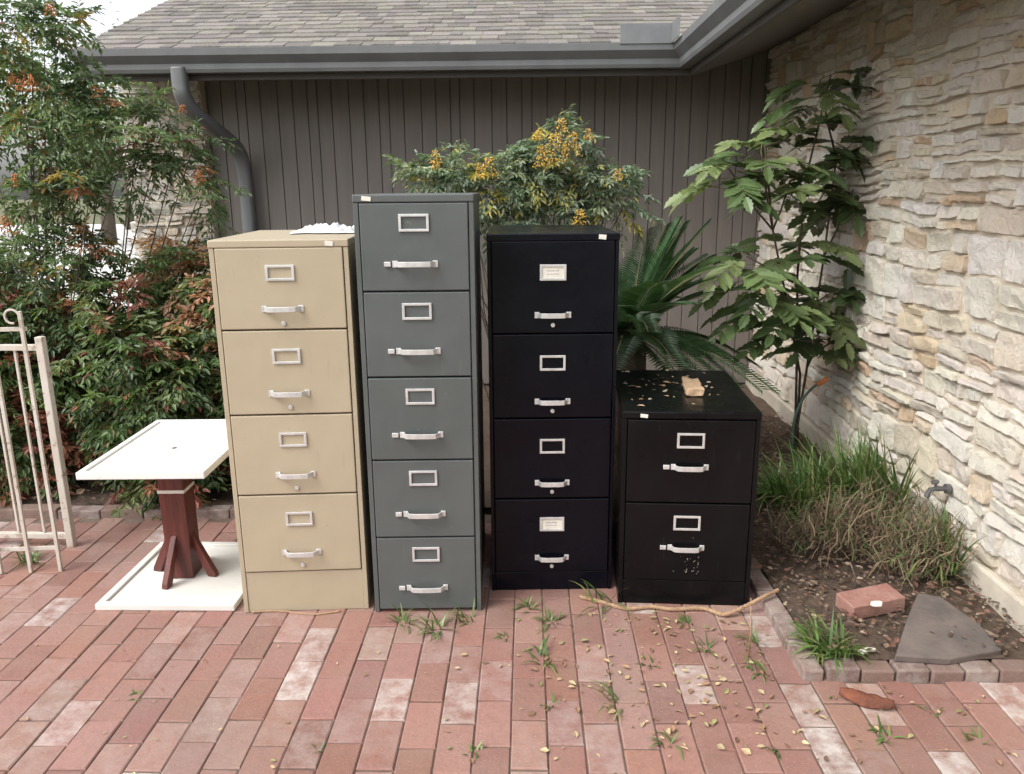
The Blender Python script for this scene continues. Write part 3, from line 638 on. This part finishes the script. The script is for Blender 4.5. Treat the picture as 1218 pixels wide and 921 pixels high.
# ------------------------------------------------------------ grasses
def blades(name,base,n,rad,L,w_,lean,cols,parent=None,mt='gleaf',seg=5,mess=0.0):
    az=rng.uniform(0,6.283,n); r=rad*np.sqrt(rng.uniform(0,1,n)); a2=rng.uniform(0,6.283,n)
    P0=np.stack([r*np.cos(a2),r*np.sin(a2),np.zeros(n)],1)
    if mess: P0[:,2]=rng.uniform(0,mess,n)
    else: az=a2*.6+az*.4
    le=rng.uniform(lean[0],lean[1],n); Ls=L*rng.uniform(.55,1.15,n)
    pts=[P0]
    for i in range(1,seg+1):
        ang=le*(.35+i/seg*1.25); az_=az+(rng.normal(0,.5,n)*i*mess*8 if mess else 0)
        out=np.stack([np.cos(az_),np.sin(az_),np.zeros(n)],1)
        pts.append(pts[-1]+out*(np.sin(ang)*Ls/seg)[:,None]+UP*(np.cos(ang)*Ls/seg)[:,None])
    sd_=np.stack([-np.sin(az),np.cos(az),np.zeros(n)],1)
    verts=[]
    for i,p in enumerate(pts):
        wd=w_*(1-(i/seg)**2)*.5+.0004; verts.append(p+sd_*wd); verts.append(p-sd_*wd)
    A=np.stack(verts,1).reshape(-1,3); A[:,2]=np.maximum(A[:,2],.004); k=2*(seg+1); fs=[]
    for b in range(n):
        for i in range(seg): q=b*k+2*i; fs.append((q,q+1,q+3,q+2))
    me=bpy.data.meshes.new(name); me.from_pydata(A.tolist(),[],fs)
    c4=np.ones((n,4),dtype=np.float32); c4[:,:3]=np.array(cols)[rng.integers(0,len(cols),n)]*rng.uniform(.65,1.3,(n,1))
    a=me.color_attributes.new('col','FLOAT_COLOR','POINT'); a.data.foreach_set('color',np.repeat(c4,k,axis=0).ravel())
    me.polygons.foreach_set('use_smooth',[True]*len(me.polygons)); me.materials.append(Mt[mt]); o=bpy.data.objects.new(name,me); C.objects.link(o); o.location=base
    if parent: o.parent=parent
    return o
gc=[(.11,.20,.05),(.085,.16,.045),(.15,.24,.07),(.23,.25,.10)]
bc=[(.22,.155,.095),(.14,.095,.06),(.29,.215,.135),(.18,.12,.08)]
for (px,py,z,n,rad,L,lb) in ((950,600,.06,200,.11,.30,'green strappy grass clump nearest the short black cabinet'),(1005,592,.06,340,.14,.36,'dense green grass clump in the middle of the bed below the tall shrub'),(1062,600,.06,300,.12,.38,'tallest green grass clump leaning against the stone wall'),(1122,672,.06,120,.06,.28,'thin upright grass clump directly below the wall spigot'),(925,590,.05,110,.09,.20,'small green grass clump beside the back of the short black cabinet')):
    p=gp(px,py,z); t=blades('grass_clump',(p.x,p.y,.04),n,rad,L,.012,(.2,1.45),gc); tag(t,lb,'grass clump')
for (px,py,n,rad,L,lb) in ((1045,650,680,.26,.25,'brown dead grass thatch in front of the green clumps'),(1092,680,300,.15,.21,'brown dead grass patch beside the wall footing'),(965,650,280,.18,.18,'dry brown grass patch beside the short black cabinet')):
    p=gp(px,py,.05); t=blades('dry_grass',(p.x,p.y,.04),n,rad,L,.0045,(.4,1.8),bc+[(.13,.18,.065)],mt='dryleaf',mess=.12); tag(t,lb,'dry grass',kind='stuff')
weeds=[(478,742,.08,16,'weed tuft at the left foot of the grey cabinet'),(520,748,.10,26,'spreading weed in front of the grey cabinet'),(556,738,.08,14,'weed tuft at the right foot of the grey cabinet'),(645,785,.10,18,'tall thin weed in the paving in front of the black cabinet'),(655,740,.08,16,'weed tuft growing close below the tall black cabinet'),(718,718,.16,14,'tall weed between the two black cabinets'),(628,724,.07,16,'small weed at the left foot of the tall black cabinet'),(735,840,.11,9,'sprawling weed in the paving in front of the short cabinet'),(795,885,.07,8,'weed near the bottom edge right of centre'),(893,765,.08,13,'weed beside the short stick near the bed corner'),(1052,876,.06,14,'leafy weed right of the red bark piece'),(905,800,.08,12,'weed at the outer corner of the brick edging'),(652,838,.04,8,'tiny weed in the joint below the tall black cabinet, nearer the viewer'),(565,895,.035,9,'tiny weed near the bottom centre'),(378,892,.03,8,'tiny weed at the bottom left of centre'),(165,828,.03,8,'tiny weed alone among the left bricks'),(842,772,.06,12,'weed in the paving right below the short cabinet'),(35,668,.09,36,'weed patch at the foot of the left gate'),(925,890,.04,8,'small weed at the lower right below the bark piece'),(1160,880,.05,8,'weed near the lower right corner'),(815,742,.055,13,'weed beside the rope in front of the short cabinet'),(600,760,.035,8,'small weed below the gap of grey and black cabinets'),(1110,845,.04,8,'small weed hugging the front edging on the right'),(770,790,.04,8,'small weed in the middle of the fallen leaves')]
for (px,py,L,n,lb) in weeds:
    p=gp(px,py,0); t=blades('weed',(p.x,p.y,-.004),n,.016+L*.16,L,.0068,(.45,1.6),[(.12,.20,.06),(.10,.17,.05),(.20,.22,.09)]); tag(t,lb,'weed')
p=gp(985,768,.05); t=blades('grass_clump',(p.x,p.y,.035),120,.07,.12,.009,(.4,1.5),gc); tag(t,'low green grass clump in the front corner of the bed behind the edging','grass clump')
def litter(name,label,n,fn,cols,L=(.012,.03),mt='dryleaf',up=.25):
    P=[];D=[];Uu=[]
    for i in range(n):
        x,y,z=fn(); a=random.random()*6.283; P.append((x,y,z+random.uniform(.001,.006))); D.append((math.cos(a),math.sin(a),random.uniform(-.05,.3)*up*2)); Uu.append((random.gauss(0,up),random.gauss(0,up),1))
    S=rng.uniform(L[0],L[1],n); col=np.array(cols)[rng.integers(0,len(cols),n)]*rng.uniform(.7,1.3,(n,1))
    o=leafmesh(name,T_leaf,np.array(P,dtype=float),np.array(D,dtype=float),np.array(Uu,dtype=float),S,S*rng.uniform(.4,.65,n),col,Mt[mt]); tag(o,label,'leaves',kind='stuff'); return o
tanl=[(.44,.32,.18),(.48,.38,.22),(.32,.19,.11),(.33,.32,.14),(.22,.13,.08)]
def f1():
    while True:
        x=random.gauss(.64,.38); y=random.gauss(2.25,.28)
        if 1.2<y<2.62 and not(x>.83 and y>2.1): return x,y,.002
litter('fallen_leaves','small yellow and tan leaves scattered on the bricks',270,f1,tanl,(.010,.032))
litter('fallen_leaves','a few dry leaf bits spread thinly over the left paving',120,lambda:(random.uniform(-2.2,1.6),random.uniform(1.2,2.5),.002),tanl,(.007,.020))
litter('leaf_mulch','brown leaf litter covering the bed by the stone wall',4200,lambda:(random.uniform(.96,1.74),random.uniform(2.24,5.0),.045+random.uniform(0,.02)),[(.17,.11,.075),(.22,.15,.10),(.11,.075,.055),(.30,.23,.165),(.18,.09,.06),(.14,.095,.065)],(.008,.034),up=.5)
litter('leaf_mulch','brown leaf litter under the shrubs behind the table',1200,lambda:(random.uniform(-4,-.6),random.uniform(3.55,4.6),.05+random.uniform(0,.02)),[(.18,.12,.075),(.26,.18,.11),(.12,.07,.05)],(.015,.05),up=.5)
T2=Matrix.Translation((.626,2.645,0))@Matrix.Rotation(R(-4),4,'Z')
def ftop():
    p=T2@Vector((random.uniform(-.22,.15),min(.62,abs(random.gauss(.30,.2))+.03),.743)); return p.x,p.y,p.z
litter('fallen_leaves','dry tan leaf bits lying on top of the short black cabinet',55,ftop,[(.45,.32,.19),(.5,.42,.30),(.22,.30,.10),(.35,.22,.12)],(.008,.034))
# ------------------------------------------------------------ small things
def rough_block(name,m,sx,sy,sz,loc,rz,label,cat,amp=.004,tilt=(0,0)):
    bm=bmesh.new(); bmesh.ops.create_cube(bm,size=1); bmesh.ops.subdivide_edges(bm,edges=bm.edges,cuts=5,use_grid_fill=True)
    for v in bm.verts:
        v.co=Vector((v.co.x*sx,v.co.y*sy,v.co.z*sz+sz/2)); v.co+=noise.noise_vector(v.co*30+Vector(loc)*7)*amp
    me=bpy.data.meshes.new(name); bm.to_mesh(me); bm.free(); me.materials.append(m); o=bpy.data.objects.new(name,me); C.objects.link(o); o.location=loc; o.rotation_euler=(tilt[0],tilt[1],rz)
    b=o.modifiers.new('bevel','BEVEL'); b.width=.003; b.limit_method='ANGLE'; b.angle_limit=.8
    tag(o,label,cat); return o
p=T2@Vector((.045,.30,.744)); rough_block('wood_chunk',Mt['wood'],.065,.18,.028,p,R(-6),'pale split wood piece lying on top of the short black cabinet','wood',.008)
p=gp(1034,722,.05); rough_block('loose_brick',Mt['lbrick'],.21,.10,.055,(p.x,p.y,.045),R(14),'loose red brick lying in the bed behind the edging','brick',.002,(R(3),R(-3)))
p=gp(1043,716,.115); m=MB(); n=9; m.prism([(math.cos(k*.698)*.028*random.uniform(.7,1.2),math.sin(k*.698)*.016*random.uniform(.7,1.2),0) for k in range(n)],(0,0,.004)); o=m.build('paper_scrap',Mt['card']); o.location=(p.x,p.y,.106); o.rotation_euler=(R(3),R(-3),.3); tag(o,'torn white scrap lying on the loose red brick','scrap')
pts=[gp(1064,782,.06),gp(1130,784,.06),gp(1192,772,.06),gp(1165,745,.06),gp(1118,716,.06),gp(1090,712,.06),gp(1078,740,.06)]
c=sum(pts,Vector())/len(pts); m=MB(); m.prism([(p.x-c.x,p.y-c.y,0) for p in pts],(0,0,.026)); o=m.build('flagstone',Mt['flag'],fix=True,bev=.005); o.location=(c.x,c.y,.046); o.rotation_euler=(R(4),R(2),0); tag(o,'flat dark triangular flagstone lying in the front of the bed','stone')
p=gp(1032,772,.06); m=MB(); m.tube([(-.03,0,.006),(0,.003,.011),(.03,0,.006)],.010,8,r1=.006); o=m.build('shell',Mt['card'],bev=.001,smooth=True); o.location=(p.x,p.y,.045); o.rotation_euler.z=.3; tag(o,'small white shell like piece beside the grass clump at the bed front','shell')
p=gp(1030,835,0); m=MB(); vs=[];nu,nv=14,6
for j in range(nv+1):
    for i in range(nu+1):
        u=i/nu-.5; v=j/nv-.5; wd=.036*(1-(2*u)**2*.6); x=u*.15; y=v*2*wd; z=.020-(v*2)**2*.018+noise.noise(Vector((x*60,y*60,1)))*.006+abs(u)*.01; vs.append((x,y,z))
m.add(vs,[(j*(nu+1)+i,j*(nu+1)+i+1,(j+1)*(nu+1)+i+1,(j+1)*(nu+1)+i) for j in range(nv) for i in range(nu)]); o=m.build('bark_piece',Mt['bark'],smooth=True); o.location=(p.x,p.y,.003); o.rotation_euler.z=R(-28)
s=o.modifiers.new('thick','SOLIDIFY'); s.thickness=.005; tag(o,'curled reddish brown bark piece on the bricks in front of the bed','bark')
rp=[gp(q[0],q[1],q[2]) for q in ((690,710,.009),(715,716,.009),(745,724,.009),(775,722,.009),(800,725,.009),(835,724,.009),(862,731,.012),(885,722,.03),(905,712,.055),(926,702,.06))]
cv=catmull(rp); m=MB()
for s in range(3):
    q=[]
    for i,p in enumerate(cv):
        a_=i*.9+s*2.094; q.append(p+Vector((0,math.cos(a_)*.0042,math.sin(a_)*.0042)))
    m.tube(q,.0042,6)
o=m.build('rope',Mt['rope'],smooth=True); tag(o,'tan twisted rope lying along the foot of the short black cabinet','rope')
q=[gp(300,728,.004),gp(335,727,.004),gp(370,731,.004),gp(405,727,.004)]; m=MB(); m.tube(catmull(q,6),.0035,5); o=m.build('twig',Mt['rope'],smooth=True); tag(o,'thin pale twig lying along the foot of the tan cabinet','twig')
p=gp(890,782,0); m=MB(); m.tube([(0,0,0),(.002,0,.10),(-.002,.01,.21)],.003,5,r1=.0015); o=m.build('twig',Mt['rope'],smooth=True); o.location=(p.x,p.y,0); tag(o,'thin stick standing upright beside the bed corner','twig')
p=gp(1018,712,.05); m=MB(); m.tube([(0,0,-.05),(-.012,0,.05),(-.03,.01,.10)],.005,6,r1=.003); o=m.build('twig',Mt['stem'],smooth=True); o.location=(p.x,p.y,.09); tag(o,'short dark stick poking up behind the loose brick','twig')
hp=[at(982,452,4.0),at(966,462,4.0),at(952,480,3.98),at(944,505,3.96),at(942,545,3.94)]
t=empty('garden_hose',(0,0,0)); tag(t,'short green hose with orange connector hanging beside the shrub stem','hose')
m=MB(); m.tube(catmull(hp,6),.007,8); m.build('tube',Mt['hose'],t,smooth=True); m=MB(); m.tube([hp[0]+Vector((.012,0,.008)),hp[0],hp[0].lerp(hp[1],.6)],.012,8); m.build('connector',Mt['orange'],t,smooth=True)
TT=Matrix.Translation((-.762,2.625,0))@Matrix.Rotation(R(3),4,'Z'); m=MB(); vs=[]; nu,nv=40,26
for j in range(nv+1):
    for i in range(nu+1):
        x=-.03+.235*i/nu; y=.30+.33*j/nv; e=min(i,nu-i,j,nv-j)/5; z=1.3475+max(0,.003+.020*min(1,e)*(.55+1.1*noise.fractal(Vector((x*22,y*14,2)),1,2,4)))
        vs.append(TT@Vector((x+noise.noise(Vector((y*18,0,0)))*.03,y+noise.noise(Vector((x*18,5,0)))*.045,z)))
m.add(vs,[(j*(nu+1)+i,j*(nu+1)+i+1,(j+1)*(nu+1)+i+1,(j+1)*(nu+1)+i) for j in range(nv) for i in range(nu)]); o=m.build('plastic_bag',Mt['bag'],smooth=True); tag(o,'crumpled white plastic bag lying on top of the tan cabinet','bag')
for i,(x,y,h,lb) in enumerate(((-12,24,4.6,'distant round tree beyond the left yard, nearest the house'),(-21,27,5.5,'distant tall tree beyond the left yard, farthest left'),(-16,34,5.5,'distant tree beyond the left yard, middle one'))):
    t=empty('background_tree',(x,y,0)); tag(t,lb,'tree'); m=MB(); m.tube([(0,0,-.05),(.1,0,h*.35),(0,.1,h*.6)],.22,8,r1=.1)
    for k in range(5): a_=k*1.26; m.tube([(0,0,h*.4),(math.cos(a_)*1.0,math.sin(a_)*1.0,h*.65)],.09,6,r1=.03)
    m.build('trunk',Mt['stem'],t,smooth=True)
    n=4000; cc=rng.normal(0,1,(14,3))*np.array([1.3,1.3,.9])+np.array([0,0,h*.68]); P=cc[rng.integers(0,14,n)]+rng.normal(0,.45,(n,3)); S=rng.uniform(.12,.22,n)
    leafmesh('crown',T_long,P,rng.normal(0,1,(n,3)),UP+rng.normal(0,.5,(n,3)),S,S*.6,np.array([(.12,.17,.08)])*rng.uniform(.6,1.5,(n,1)),Mt['leaf'],t)
